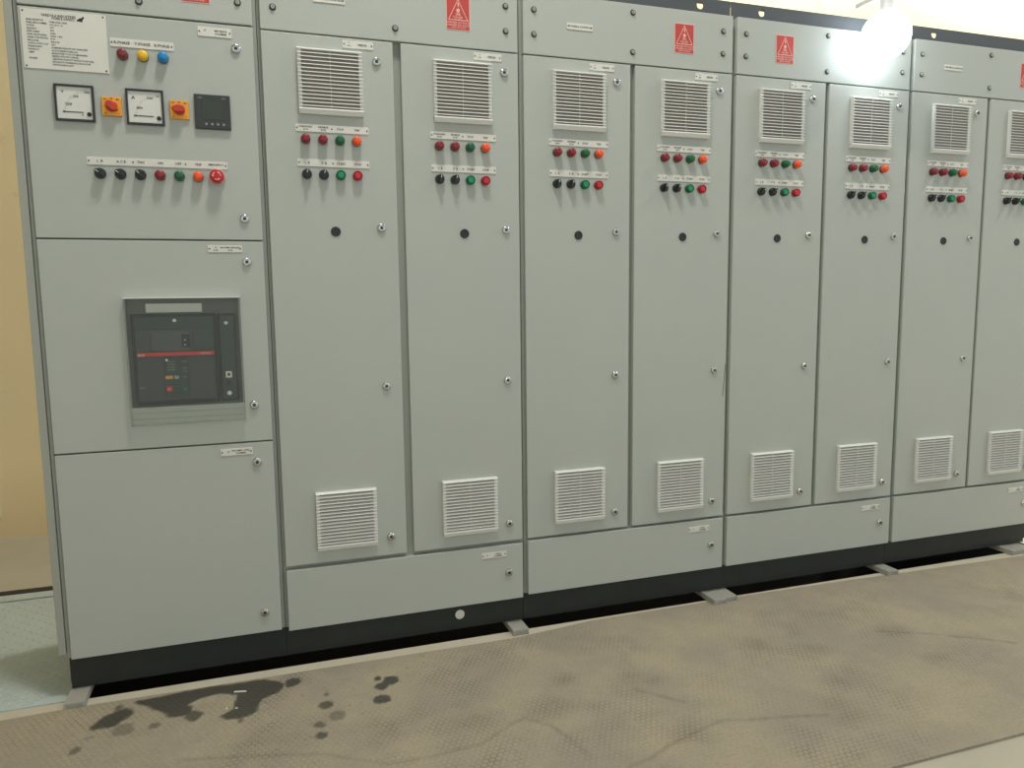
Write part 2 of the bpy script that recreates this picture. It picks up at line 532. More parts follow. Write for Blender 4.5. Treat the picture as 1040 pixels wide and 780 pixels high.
def mat_mat():
    m = bpy.data.materials.new('dusty_studded_rubber')
    m.use_nodes = True
    nt = m.node_tree
    N, L = nt.nodes, nt.links
    p = N['Principled BSDF']
    tc = N.new('ShaderNodeTexCoord')
    def math_(op, a, b=None, c=None):
        n = N.new('ShaderNodeMath')
        n.operation = op
        for i, v in enumerate((a, b, c)):
            if v is None:
                continue
            if isinstance(v, (int, float)):
                n.inputs[i].default_value = v
            else:
                L.new(v, n.inputs[i])
        return n.outputs[0]
    def vmath(op, a, b=None, scale=None):
        n = N.new('ShaderNodeVectorMath')
        n.operation = op
        L.new(a, n.inputs[0])
        if b is not None:
            n.inputs[1].default_value = b
        if scale is not None:
            n.inputs['Scale'].default_value = scale
        return n
    def mixc(f, a, b):
        n = N.new('ShaderNodeMix')
        n.data_type = 'RGBA'
        for k, v in ((0, f), (6, a), (7, b)):
            if isinstance(v, tuple):
                n.inputs[k].default_value = v
            elif isinstance(v, (int, float)):
                n.inputs[k].default_value = v
            else:
                L.new(v, n.inputs[k])
        return n.outputs[2]
    def noise_(scale, detail=5, rough=0.55):
        n = N.new('ShaderNodeTexNoise')
        n.inputs['Scale'].default_value = scale
        n.inputs['Detail'].default_value = detail
        n.inputs['Roughness'].default_value = rough
        L.new(tc.outputs['Object'], n.inputs['Vector'])
        return n.outputs['Fac']
    def ramp(v, a, b):
        n = N.new('ShaderNodeMapRange')
        n.interpolation_type = 'SMOOTHSTEP'
        n.inputs[1].default_value = a
        n.inputs[2].default_value = b
        L.new(v, n.inputs[0])
        return n.outputs[0]
    def attr(nm):
        n = N.new('ShaderNodeAttribute')
        n.attribute_name = nm
        return n.outputs['Fac']
    # staggered round studs
    sx, sy = 0.0170, 0.0295
    ds = []
    for off in (0.0, 0.5):
        s1 = vmath('MULTIPLY', tc.outputs['Object'], (1 / sx, 1 / sy, 0)).outputs[0]
        s2 = vmath('ADD', s1, (off, off, 0)).outputs[0]
        s3 = vmath('FRACTION', s2).outputs[0]
        s4 = vmath('SUBTRACT', s3, (0.5, 0.5, 0)).outputs[0]
        s5 = vmath('MULTIPLY', s4, (sx, sy, 0)).outputs[0]
        ds.append(vmath('LENGTH', s5).outputs['Value'])
    d = math_('MINIMUM', ds[0], ds[1])
    groove = ramp(d, 0.0060, 0.0084)
    exposed = math_('MAXIMUM', ramp(noise_(2.6, 5), 0.45, 0.68), math_('MULTIPLY', attr('bare'), 1.0))
    exposed = math_('MULTIPLY', exposed, ramp(noise_(14, 4), 0.28, 0.6))
    gv = math_('MULTIPLY', groove, math_('MULTIPLY_ADD', exposed, 0.75, 0.08))
    base = mixc(ramp(noise_(3.2, 6, 0.6), 0.3, 0.7), rgb(158, 150, 134), rgb(176, 164, 141))
    base = mixc(math_('MULTIPLY', ramp(noise_(7, 6, 0.65), 0.5, 0.75), 0.45), base, rgb(146, 142, 128))
    base = mixc(math_('MULTIPLY', ramp(noise_(110, 4, 0.65), 0.42, 0.7), 0.36), base, rgb(136, 128, 112))
    base = mixc(math_('MULTIPLY', attr('bare'), 0.22), base, rgb(112, 107, 95))
    base = mixc(math_('MULTIPLY', gv, 0.62), base, rgb(92, 88, 78))
    base = mixc(math_('MULTIPLY', attr('scuff'), 0.42), base, rgb(88, 84, 74))
    base = mixc(math_('MULTIPLY', attr('wet'), 0.88), base, rgb(62, 63, 59))
    L.new(base, p.inputs['Base Color'])
    r = math_('SUBTRACT', 0.82, math_('MULTIPLY', attr('wet'), 0.5))
    L.new(r, p.inputs['Roughness'])
    p.inputs['Specular IOR Level'].default_value = 0.35
    b = N.new('ShaderNodeBump')
    b.inputs['Strength'].default_value = 0.5
    b.inputs['Distance'].default_value = 0.002
    h = math_('SUBTRACT', math_('MULTIPLY', noise_(60, 4), 0.25), gv)
    L.new(h, b.inputs['Height'])
    L.new(b.outputs[0], p.inputs['Normal'])
    return m

me = build_mat()
me.materials.append(mat_mat())
tag(put('rubber_mat', me), 'long dusty brown studded rubber mat on the floor before the cabinets', 'floor mat')

# ------------------------------------------------------------------ shared part meshes
def bm_new(fn):
    bm = bmesh.new()
    fn(bm)
    return bm

me_lock = mesh('lock', bm_new(lambda b: add_lathe(b, [(0.0135, 0), (0.0135, -0.003), (0.0122, -0.0062), (0.0095, -0.0078), (0.0070, -0.0078), (0.0066, -0.0060), (0, -0.0060)], 24)), M['chrome'], True)
def _slot(b):
    add_box(b, -0.0042, 0.0042, -0.0066, -0.0058, -0.0042, 0.0042)
    add_box(b, -0.0014, 0.0014, -0.0085, -0.0060, -0.0032, 0.0032)
me_slot = mesh('key_slot', bm_new(_slot), M['slot'])

def make_lock(parent, x, z, y=0.0):
    l = put('lock', me_lock, parent, (x, y, z))
    put('key_slot', me_slot, l)
    return l

# the wall bolts on the upper cover panels
me_washer = mesh('bolt', bm_new(lambda b: add_lathe(b, [(0.0098, 0), (0.0098, -0.0016), (0.0086, -0.0022), (0, -0.0022)], 20)), M['slot'], True)
M['bolthead'] = mat('dull_zinc', rgb(176, 178, 172), 0.4, 0.3)
me_head = mesh('bolt_head', bm_new(lambda b: add_lathe(b, [(0.0062, -0.0020), (0.0062, -0.0050), (0.0052, -0.0066), (0.0026, -0.0066), (0.0024, -0.0045), (0, -0.0045)], 18)), M['bolthead'], True)

def make_bolt(parent, x, z, y=0.0):
    b = put('bolt', me_washer, parent, (x, y, z))
    put('bolt_head', me_head, b)

# pilot lamp
me_bezel = mesh('indicator_lamp', bm_new(lambda b: add_lathe(b, [(0.0142, 0), (0.0146, -0.004), (0.0140, -0.0065), (0.012, -0.0065), (0, -0.0065)], 24)), M['knob'], True)
def lens_mesh(k, mt):
    return mesh('lens', bm_new(lambda b: add_lathe(b, [(0.0136, -0.005), (0.0140, -0.012), (0.0134, -0.0185), (0.0116, -0.0225), (0.0080, -0.0248), (0.004, -0.0256), (0, -0.0258)], 24)), mt, True)
LENS = {k: lens_mesh(k, M[k]) for k in ('darkred', 'maroon', 'yellow', 'blue', 'greenlens', 'orange')}

def make_lamp(parent, x, z, k, y=0.0):
    o = put('indicator_lamp', me_bezel, parent, (x, y, z))
    put('lens', LENS[k], o)

# push button
def ring_mesh(mt):
    return mesh('push_button', bm_new(lambda b: add_lathe(b, [(0.0146, 0), (0.0148, -0.010), (0.0142, -0.0165), (0.0128, -0.018), (0.0108, -0.018), (0.0104, -0.014), (0, -0.014)], 24)), mt, True)
def cap_mesh(mt):
    return mesh('button_cap', bm_new(lambda b: add_lathe(b, [(0.0098, -0.013), (0.0098, -0.0170), (0.0088, -0.0182), (0, -0.0184)], 20)), mt, True)
BTN = {'g': (ring_mesh(M['greenring']), cap_mesh(M['greencap'])), 'r': (ring_mesh(M['redring']), cap_mesh(M['redcap']))}

def make_button(parent, x, z, k, y=0.0):
    o = put('push_button', BTN[k][0], parent, (x, y, z))
    put('button_cap', BTN[k][1], o)

# selector switch
me_sel = mesh('selector_switch', bm_new(lambda b: add_lathe(b, [(0.0146, 0), (0.0148, -0.007), (0.0140, -0.012), (0.0126, -0.0135), (0, -0.0135)], 24)), M['knob'], True)
def _bar(b):
    add_box(b, -0.0048, 0.0048, -0.0255, -0.0125, -0.0135, 0.0135, bev=0.002)
me_bar = mesh('selector_handle', bm_new(_bar), M['knob'], True)
me_mark = mesh('pointer_mark', bm_new(lambda b: add_box(b, -0.0009, 0.0009, -0.0262, -0.0250, 0.0025, 0.0115)), M['white'])

def make_selector(parent, x, z, deg, y=0.0):
    o = put('selector_switch', me_sel, parent, (x, y, z))
    h = put('selector_handle', me_bar, o)
    h.rotation_euler = (0, math.radians(deg), 0)
    k = put('pointer_mark', me_mark, o)
    k.rotation_euler = (0, math.radians(deg), 0)

me_plug = mesh('blank_plug', bm_new(lambda b: add_lathe(b, [(0.0150, 0), (0.0150, -0.002), (0.0138, -0.0032), (0.009, -0.0034), (0.0085, -0.0026), (0, -0.0026)], 24)), M['rubberplug'], True)
me_rivet = mesh('rivet', bm_new(lambda b: add_lathe(b, [(0.0024, 0), (0.0020, -0.0010), (0, -0.0013)], 10)), M['slot'], True)

# name plates (one mesh per size, lettering as a sub-part)
_pl = {}
def make_plate(parent, x0, x1, z0, z1, lines, rivets, y=0.0, name='name_plate'):
    w, h = round(x1 - x0, 4), round(z1 - z0, 4)
    if (w, h) not in _pl:
        bm = bmesh.new()
        add_box(bm, 0, w, -0.0022, 0, 0, h, bev=0.0006, seg=1)
        _pl[(w, h)] = mesh('name_plate', bm, M['plate'])
    o = put(name, _pl[(w, h)], parent, (x0, y, z0))
    key = (w, h, repr(lines))
    if lines:
        if key not in _pl:
            t = text_obj('lettering', M['ink'], o, lines, (0, -0.0026, 0))
            _pl[key] = t.data
        else:
            put('lettering', _pl[key], o, (0, -0.0026, 0))
    for rx, rz in rivets:
        put('rivet', me_rivet, o, (rx, -0.0021, rz))
    return o

# ventilation grille: frame, filter, 16 slats
VW, VH = 0.190, 0.189
def _vframe(b):
    add_box(b, 0, 0.011, -0.011, 0, 0.004, VH - 0.004, bev=0.0008, seg=1)
    add_box(b, VW - 0.011, VW, -0.011, 0, 0.004, VH - 0.004, bev=0.0008, seg=1)
    # sloped lower sill and upper lip
    for (za, zb, lip) in ((0, 0.017, 0), (VH - 0.006, VH, 1)):
        vs = []
        if lip == 0:
            pr = [(0, 0.0), (-0.012, 0.0), (-0.0175, 0.0125), (-0.0165, 0.0165), (0, 0.017)]
        else:
            pr = [(0, VH), (-0.0145, VH - 0.0015), (-0.0172, VH - 0.0045), (-0.0165, VH - 0.0065), (0, VH - 0.0055)]
        A = [b.verts.new((0, y, z)) for y, z in pr]
        B = [b.verts.new((VW, y, z)) for y, z in pr]
        b.faces.new(A)
        b.faces.new(B[::-1])
        for i in range(len(pr)):
            j = (i + 1) % len(pr)
            b.faces.new((A[i], B[i], B[j], A[j]))
me_vent = mesh('vent_grille', bm_new(_vframe), M['vent'])
me_filter = mesh('filter', bm_new(lambda b: add_box(b, 0.010, VW - 0.010, -0.0085, -0.0005, 0.01, VH - 0.004)), M['filter'])
me_rib = mesh('centre_rib', bm_new(lambda b: add_box(b, VW / 2 - 0.0006, VW / 2 + 0.0006, -0.0115, -0.002, 0.012, VH - 0.004)), M['vent'])
def _slat(b):
    pr = [(-0.0175, 0.0004), (-0.0172, 0.0030), (-0.0150, 0.0034), (-0.0030, 0.0076), (-0.0030, 0.0058), (-0.0150, 0.0006)]
    A = [b.verts.new((0, y, z)) for y, z in pr]
    B = [b.verts.new((VW, y, z)) for y, z in pr]
    b.faces.new(A)
    b.faces.new(B[::-1])
    for i in range(len(pr)):
        j = (i + 1) % len(pr)
        b.faces.new((A[i], B[i], B[j], A[j]))
me_slat = mesh('slat', bm_new(_slat), M['vent'])

def make_vent(parent, x, z, y=0.0):
    o = put('vent_grille', me_vent, parent, (x, y, z))
    put('filter', me_filter, o)
    put('centre_rib', me_rib, o)
    n = 15
    for i in range(n):
        put('slat', me_slat, o, (0, 0, 0.0205 + i * (VH - 0.0205 - 0.0065) / n))
    return o

# danger sign
SIGN_W, SIGN_H = 0.077, 0.0985
def _sg(b):
    add_box(b, 0, SIGN_W, -0.0012, 0, 0, SIGN_H)
me_sign = mesh('danger_sign', bm_new(_sg), M['pink'])
me_field = mesh('red_field', bm_new(lambda b: add_box(b, 0.0022, SIGN_W - 0.0022, -0.0017, -0.0010, 0.0022, SIGN_H - 0.0022)), M['red'])
def _pic(b):
    y0, y1 = -0.0023, -0.0016
    cx = SIGN_W / 2
    apex, bl, br = (cx, SIGN_H - 0.005), (0.006, 0.029), (SIGN_W - 0.006, 0.029)
    cen = ((apex[0] + bl[0] + br[0]) / 3, (apex[1] + bl[1] + br[1]) / 3)
    def inn(q, k=0.90):
        return (cen[0] + (q[0] - cen[0]) * k, cen[1] + (q[1] - cen[1]) * k)
    T = [apex, bl, br]
    for i in range(3):
        a, c = T[i], T[(i + 1) % 3]
        add_prism(b, [a, c, inn(c), inn(a)], y0, y1)
    # lightning bolt
    add_prism(b, [(cx - 0.003, 0.082), (cx + 0.002, 0.082), (cx + 0.0035, 0.073), (cx + 0.001, 0.073), (cx + 0.0015, 0.066), (cx - 0.0025, 0.0745), (cx - 0.0005, 0.0745)], y0, y1)
    # skull
    add_prism(b, [(cx + 0.0058 * math.cos(a * math.pi / 8), 0.0595 + 0.0052 * math.sin(a * math.pi / 8)) for a in range(16)], y0, y1)
    add_prism(b, [(cx - 0.003, 0.0555), (cx + 0.003, 0.0555), (cx + 0.0026, 0.0515), (cx - 0.0026, 0.0515)], y0, y1)
    # crossed bones
    for s in (-1, 1):
        add_prism(b, [(cx - s * 0.008, 0.0445), (cx - s * 0.0072, 0.0428), (cx + s * 0.008, 0.0500), (cx + s * 0.0072, 0.0517)], y0, y1)
me_pic = mesh('pictogram', bm_new(_pic), M['pink'])
_sign_text = [None]

def make_sign(parent, x, z, y=0.0):
    o = put('danger_sign', me_sign, parent, (x, y, z))
    put('red_field', me_field, o)
    put('pictogram', me_pic, o)
    if _sign_text[0] is None:
        c = SIGN_W / 2
        t = text_obj('lettering', M['pink'], o, [('DANGER', c, 0.0385, 0.0075), ('415 VOLTS', c, 0.0325, 0.005), ('DANGER 415 VOLTS', c, 0.0225, 0.0085), ('DANGER 415 VOLTS', c, 0.0145, 0.0085), ('HIGH VOLTAGE', c, 0.0075, 0.0065)], (0, -0.0024, 0))
        _sign_text[0] = t.data
    else:
        put('lettering', _sign_text[0], o, (0, -0.0024, 0))

# black folded channel (top lifting rail / plinth)
def channel(name, parent, x0, x1, z0, z1, y0, mt, holes, depth=0.04):
    bm = bmesh.new()
    add_plate_holes(bm, x0, x1, z0, z1, y0, y0 + 0.004, holes)
    add_box(bm, x0, x1, y0 + 0.004, y0 + depth, z0, z0 + 0.004)
    add_box(bm, x0, x1, y0 + 0.004, y0 + depth, z1 - 0.004, z1)
    return put(name, mesh(name, bm, mt), parent)

me_cap = mesh('pale_disc', bm_new(lambda b: add_lathe(b, [(0.0165, 0), (0.0165, -0.001), (0.015, -0.002), (0, -0.002)], 24)), M['pale'], True)  # pale round disc set on the plinth face

# ------------------------------------------------------------------ feeder cabinets (two tall doors each)
DEPTH = 0.46
def feeder(x_left, x_next, right_rel, d1r, d2l, label, sign_rel, top_plate, first=False, dz=0.0, disc=False):
    t = thing('switchgear_cabinet', (x_left, 0, 0), label, 'electrical cabinet', 'grey two-door feeder cabinets in a row')
    bx0, bx1 = -0.0090, right_rel + 0.0088
    boxes('body', M['frame'], t, [(bx0, bx1, 0.021, DEPTH, 0.118, 2.136)], bev=0.001, seg=1)
    channel('plinth', t, bx0, bx1, 0.038, 0.118, 0.026, M['black'], [])
    boxes('skid', M['black'], t, [(bx0, bx1, 0.032, 0.075, 0.0185, 0.038)])
    channel('lifting_rail', t, bx0 + 0.002, bx1 - 0.002, 2.137, 2.199, 0.03, M['topblack'], [(0.122, 2.174, 0.0135), (right_rel - 0.117, 2.174, 0.0135)])
    boxes('top_panel', M['paint'], t, [(0, right_rel, 0.0, 0.0205, 1.9445, 2.139)], bev=0.002)
    boxes('door', M['paint'], t, [(0, d1r, 0.0, 0.0205, 0.3235, 1.9405)], bev=0.002)
    boxes('door', M['paint'], t, [(d2l, right_rel, 0.0, 0.0205, 0.3235, 1.9405)], bev=0.002)
    boxes('lower_panel', M['paint'], t, [(0, right_rel, -0.002, 0.0205, 0.120 + dz, 0.3145 + dz * 0.6)], bev=0.002)
    for bx, bz in ((0.037, 2.083), (0.037, 2.007), (0.394, 2.110), (0.394, 1.982), (right_rel - 0.040, 2.083), (right_rel - 0.040, 2.007)):
        make_bolt(t, bx, bz)
    make_sign(t, sign_rel, 1.995)
    if top_plate:
        make_plate(t, 0.152, 0.245, 2.034, 2.055, [('POWER & CONTROL', 0.047, 0.0105, 0.0085)], [(0.005, 0.0105), (0.088, 0.0105)])
    for off in (0.0, d2l):
        make_vent(t, off + 0.099, 1.711)
        make_vent(t, off + 0.099, 0.366)
        make_plate(t, off + 0.233, off + 0.325, 1.911, 1.933, [('F', 0.020, 0.0155, 0.006), ('NO', 0.020, 0.0075, 0.006), ('FEEDER', 0.060, 0.011, 0.008)], [(0.005, 0.011), (0.087, 0.011)])
        for lz in (1.878, 1.380, 0.882, 0.385):
            make_lock(t, off + 0.3335, lz)
        put('blank_plug', me_plug, t, (off + 0.193, 0, 1.367))
        make_plate(t, off + 0.0865, off + 0.3030, 1.6605, 1.6820,
                   [('FORWARD', 0.030, 0.0145, 0.0078), ('RUN', 0.030, 0.0068, 0.0070), ('REVERSE', 0.081, 0.0145, 0.0078), ('RUN', 0.081, 0.0068, 0.0070), ('STOP', 0.131, 0.011, 0.0085), ('TRIP', 0.181, 0.011, 0.0085)],
                   [(0.005, 0.0108), (0.106, 0.0108), (0.2115, 0.0108)])
        make_plate(t, off + 0.0880, off + 0.3020, 1.5590, 1.5810,
                   [('L  R', 0.029, 0.011, 0.0095), ('F  R', 0.079, 0.011, 0.0095), ('START', 0.129, 0.011, 0.0090), ('STOP', 0.179, 0.011, 0.0090)],
                   [(0.005, 0.011), (0.104, 0.011), (0.209, 0.011)])
        for i, k in enumerate(('darkred', 'darkred', 'greenlens', 'orange')):
            make_lamp(t, off + 0.1145 + 0.0503 * i, 1.638, k)
        right_side = x_left > 2.0
        make_selector(t, off + 0.1140, 1.5355, 40 if right_side else 5)
        make_selector(t, off + 0.1640, 1.5355, 48 if right_side else 14)
        make_button(t, off + 0.2140, 1.5355, 'g')
        make_button(t, off + 0.2645, 1.5355, 'r')
    make_plate(t, 0.640, 0.729, 0.273 + dz * 0.4, 0.293 + dz * 0.4, [('CABLE', 0.058, 0.0140, 0.0068), ('CHAMBER', 0.058, 0.0065, 0.0068), ('F', 0.02, 0.0105, 0.008)], [(0.005, 0.010), (0.084, 0.010)], y=-0.002)
    make_lock(t, 0.7375, 0.2145 + dz * 0.5, -0.002)
    if disc:
        put('pale_disc', me_cap, t, (0.5665, 0.026, 0.0725))
    return t

feeder(0.600, 0, 0.790, 0.3847, 0.4088, 'grey two-door cabinet right beside the cabinet with the breaker window', 0.555, True, dz=-0.007, disc=True)
feeder(1.4095, 0, 0.790, 0.3863, 0.4043, 'grey two-door cabinet with its red danger sign above the right-hand door, third from left', 0.554, True)
c3 = feeder(2.2178, 0, 0.790, 0.3915, 0.4081, 'grey two-door cabinet under the lit bulb, red sign above its left-hand door', 0.164, False)
feeder(3.0269, 0, 0.790, 0.3903, 0.4058, 'grey two-door cabinet cut off by the right edge, last of the row', 0.559, True)

# fine hanging wire / scratch beside one door
bm = bmesh.new()
add_prism(bm, [(0.7765, 0.782), (0.7785, 0.782), (0.7885, 0.905), (0.7870, 0.905)], -0.0006, 0.0004)
sc = [o for o in bpy.data.objects if o.name.startswith('switchgear_cabinet')][1]
put('scratch', mesh('scratch', bm, M['slot']), sc)

# ------------------------------------------------------------------ incomer cabinet
t = thing('incomer_cabinet', (0, 0, 0), 'leftmost grey cabinet with meters, phase lamps and a breaker behind a clear window', 'electrical cabinet')
XL, XR = -0.0125, 0.5788
boxes('body', M['frame'], t, [(-0.0235, 0.5895, 0.021, DEPTH, 0.118, 2.136)], bev=0.001, seg=1)
boxes('side_panel', M['frame'], t, [(-0.0450, -0.0255, 0.004, DEPTH, 0.137, 2.136)], bev=0.0015)
boxes('frame_post', M['frame'], t, [(-0.0240, -0.0145, 0.010, 0.03, 0.125, 2.136)], bev=0.001, seg=1)
channel('plinth', t, -0.0235, 0.5895, 0.038, 0.118, 0.026, M['black'], [])
boxes('skid', M['black'], t, [(-0.0235, 0.5895, 0.032, 0.075, 0.0185, 0.038)])
boxes('plinth_end', M['black'], t, [(-0.0235, -0.0195, 0.030, DEPTH, 0.038, 0.118)])
channel('lifting_rail', t, -0.02, 0.588, 2.137, 2.199, 0.03, M['topblack'], [(0.10, 2.174, 0.0135), (0.46, 2.174, 0.0135)])
boxes('top_panel', M['paint'], t, [(XL, XR, 0.0, 0.0205, 1.9500, 2.139)], bev=0.002)
boxes('door', M['paint'], t, [(XL, XR, 0.0, 0.0205, 1.3385, 1.9450)], bev=0.002)
boxes('door', M['paint'], t, [(XL, XR, 0.0, 0.0205, 0.1205, 0.7285)], bev=0.002)
# breaker door with a rectangular opening
def ring_door(x0, x1, z0, z1, hx0, hx1, hz0, hz1, y0, y1):
    bm = bmesh.new()
    O = [(x0, z0), (x1, z0), (x1, z1), (x0, z1)]
    H = [(hx0, hz0), (hx1, hz0), (hx1, hz1), (hx0, hz1)]
    o0 = [bm.verts.new((x, y0, z)) for x, z in O]
    h0 = [bm.verts.new((x, y0, z)) for x, z in H]
    o1 = [bm.verts.new((x, y1, z)) for x, z in O]
    h1 = [bm.verts.new((x, y1, z)) for x, z in H]
    for i in range(4):
        j = (i + 1) % 4
        bm.faces.new((o0[i], o0[j], h0[j], h0[i]))
        bm.faces.new((o1[i], h1[i], h1[j], o1[j]))
        bm.faces.new((o0[i], o1[i], o1[j], o0[j]))
        bm.faces.new((h0[i], h0[j], h1[j], h1[i]))
    bmesh.ops.recalc_face_normals(bm, faces=bm.faces)
    so = set(o0)
    ed = [e for e in bm.edges if e.verts[0] in so and e.verts[1] in so]
    bmesh.ops.bevel(bm, geom=ed, offset=0.002, segments=2, affect='EDGES', profile=0.5)
    return bm
put('door', mesh('door', ring_door(XL, XR, 0.7330, 1.3340, 0.1945, 0.5000, 0.8530, 1.1690, 0.0, 0.0195), M['paint']), t)

for bx, bz in ((0.026, 2.083), (0.026, 2.007), (0.2834, 2.110), (0.2834, 1.985), (0.541, 2.083), (0.541, 2.009)):
    make_bolt(t, bx, bz)
make_sign(t, 0.391, 1.9965)

# rating plate
NP = [('VARDULA INDUSTRIES', 0.090, 0.1395, 0.0100, dict(width=0.082)), ('POWER & CONTROL', 0.101, 0.1325, 0.0085, dict(width=0.054))]
left = [('PANEL DESCRIPTION', .040), ('PANEL SERIAL NUMBER', .048), ('VOLTAGE', .018), ('FREQUENCY', .023), ('RATED CURRENT', .030), ('SHORT CIRCUIT RATING', .046), ('DEGREE OF PROTECTION', .048),
        ('ENCLOSURE', .026), ('CONTROL SUPPLY VOLT', .048), ('BUSBAR RATING', .032), ('DRAWING NO', .026), ('CLIENT', .014), None, ('ADDRESS', .020)]
zz = 0.1255
for i, s in enumerate(left):
    if s:
        NP.append((s[0], 0.013, zz - i * 0.0076, 0.0062, dict(align='LEFT', width=s[1])))
right = [('POWER CONTROL CENTRE', .041), ('PCC 2019 - 01', .030), ('415V', .009), ('50HZ', .009), ('1600A', .012), ('50KA 1 SEC', .028), ('IP 54', .010), ('INDOOR', .020), ('230V', .010),
         ('ALUMINIUM BUSBAR WITH HEAT SHRINK SLEEVE', .086), ('AIR CIRCUIT BREAKER INCOMING 1600A', .062), ('MANUFACTURED TO SUIT CUSTOMER DRAWING', .085), ('FEEDERS WITH VFD STARTER', .063),
         ('CABLE ENTRY FROM BOTTOM FRONT ACCESS PANEL', .100), ('INSTALLED IN THE MAIN ELECTRICAL ROOM', .091), ('SWITCHGEAR PLANT', .050)]
for i, s in enumerate(right):
    NP.append((s[0], 0.068, 0.1225 - i * 0.0073, 0.0060, dict(align='LEFT', width=s[1])))
pl = make_plate(t, -0.0060, 0.1975, 1.786, 1.939, None, [(0.006, 0.147), (0.197, 0.147), (0.006, 0.006), (0.197, 0.006)], name='rating_plate')
for grp in (NP[:2], NP[2:15], NP[15:]):
    text_obj('lettering', M['ink'], pl, grp, (0, -0.0026, 0))
bm = bmesh.new()
add_prism(bm, [(0.133, 0.131), (0.147, 0.1295), (0.147, 0.135), (0.151, 0.139), (0.151, 0.143), (0.147, 0.143), (0.145, 0.139), (0.142, 0.1395), (0.138, 0.1365), (0.134, 0.135)], -0.0027, -0.0020)
put('logo', mesh('logo', bm, M['ink']), pl)

make_plate(t, 0.2042, 0.3648, 1.8595, 1.8820, [('R-PHASE', 0.030, 0.0115, 0.0105), ('Y-PHASE', 0.081, 0.0115, 0.0105), ('B-PHASE', 0.131, 0.0115, 0.0105)], [(0.005, 0.0112), (0.156, 0.0112)])
for i, k in enumerate(('maroon', 'yellow', 'blue')):
    make_lamp(t, 0.2341 + 0.0512 * i, 1.838, k)
make_plate(t, 0.4300, 0.5205, 1.908, 1.934, [('1F', 0.020, 0.016, 0.007), ('METERING', 0.062, 0.0165, 0.0070), ('CHAMBER', 0.062, 0.0085, 0.0070)], [(0.005, 0.013), (0.086, 0.013)])
make_plate(t, 0.4240, 0.5188, 1.302, 1.322, [('1F', 0.022, 0.0135, 0.0062), ('ACB', 0.022, 0.006, 0.0062), ('INCOMER BREAKER', 0.062, 0.0135, 0.0062), ('ACB', 0.062, 0.006, 0.0062)], [(0.005, 0.010), (0.090, 0.010)])
make_plate(t, 0.4270, 0.5187, 0.6935, 0.7145, [('1F', 0.022, 0.011, 0.008), ('INCOMER CABLE', 0.058, 0.0145, 0.0066), ('CHAMBER', 0.058, 0.0065, 0.0066)], [(0.005, 0.010), (0.087, 0.010)])
for lz in (1.881, 1.400, 1.274, 0.8445, 0.6676, 0.1856):
    make_lock(t, 0.5305, lz)

# analogue meters 96 x 96
def make_meter(x, z, unit):
    bm = bmesh.new()
    a = 0.096
    f = 0.0055
    for b in ((0, a, -0.009, 0, 0, f), (0, a, -0.009, 0, a - f, a), (0, f, -0.009, 0, f, a - f), (a - f, a, -0.009, 0, f, a - f)):
        add_box(bm, *b)
    o = put('panel_meter', mesh('panel_meter', bm, M['meterframe']), t, (x, 0, z))
    boxes('dial', M['dial'], o, [(f, a - f, -0.005, -0.0005, f, a - f)])
    bm = bmesh.new()
    add_box(bm, 0.018, 0.068, -0.0062, -0.0050, 0.0235, 0.0255)
    add_prism(bm, [(0.018, 0.0245), (0.024, 0.027), (0.024, 0.022)], -0.0064, -0.0052)
    put('pointer', mesh('pointer', bm, M['ink']), o)
    bm = bmesh.new()
    add_lathe(bm, [(0.0058, -0.005), (0.0055, -0.0075), (0, -0.0078)], 16, 0.082, 0.020)
    put('zero_screw', mesh('zero_screw', bm, M['ink'], True), o)
    bm = bmesh.new()
    c = (0.083, 0.020)
    for i in range(13):                                      # scale ticks on an arc about the pivot
        an = math.radians(95 + i * 6.6)
        r0, r1 = 0.058, 0.062 + (0.003 if i % 3 == 0 else 0)
        q = [(c[0] + r * math.cos(an + s), c[1] + r * math.sin(an + s)) for r, s in ((r0, -0.006), (r1, -0.006), (r1, 0.006), (r0, 0.006))]
        add_prism(bm, q, -0.0056, -0.0050)
    put('scale', mesh('scale', bm, M['metergrey']), o)
    text_obj('lettering', M['ink'], o, unit, (0, -0.0056, 0))
make_meter(0.0597, 1.6530, [('V', 0.020, 0.077, 0.011), ('500', 0.080, 0.078, 0.009), ('300', 0.052, 0.066, 0.009), ('200', 0.034, 0.045, 0.010), ('0', 0.066, 0.0175, 0.008)])
make_meter(0.2345, 1.6530, [('A', 0.019, 0.073, 0.013), ('1600', 0.062, 0.074, 0.0085), ('800', 0.034, 0.046, 0.010), ('x1', 0.082, 0.080, 0.008)])

# rotary selector switches on amber plates
def make_rotary(x, z, deg):
    o = boxes('rotary_switch', M['switchyellow'], t, [(0, 0.050, -0.008, 0, 0, 0.051)], bev=0.002, loc=(x, 0, z))
    bm = bmesh.new()
    add_lathe(bm, [(0.0150, -0.008), (0.0150, -0.013), (0.013, -0.0145), (0, -0.0145)], 24)
    h = bmesh.new()
    add_prism(h, [(0.021, 0.0), (0.012, 0.0085), (-0.010, 0.0090), (-0.014, 0.004), (-0.014, -0.004), (-0.010, -0.0090), (0.012, -0.0085)], -0.027, -0.013)
    bmesh.ops.recalc_face_normals(h, faces=h.faces)
    bmesh.ops.bevel(h, geom=list(h.edges), offset=0.0015, segments=1, affect='EDGES')
    merge(bm, h, Matrix.Rotation(math.radians(deg), 4, 'Y'))
    put('switch_knob', mesh('switch_knob', bm, M['switchred'], True), o, (0.025, 0, 0.0255))
    text_obj('lettering', M['ink'], o, [('RY', 0.010, 0.044, 0.006), ('YB', 0.025, 0.046, 0.006), ('BR', 0.041, 0.044, 0.006), ('OFF', 0.009, 0.0255, 0.005), ('R', 0.009, 0.006, 0.006), ('Y', 0.041, 0.006, 0.006)], (0, -0.0084, 0))
make_rotary(0.1735, 1.6725, 38)
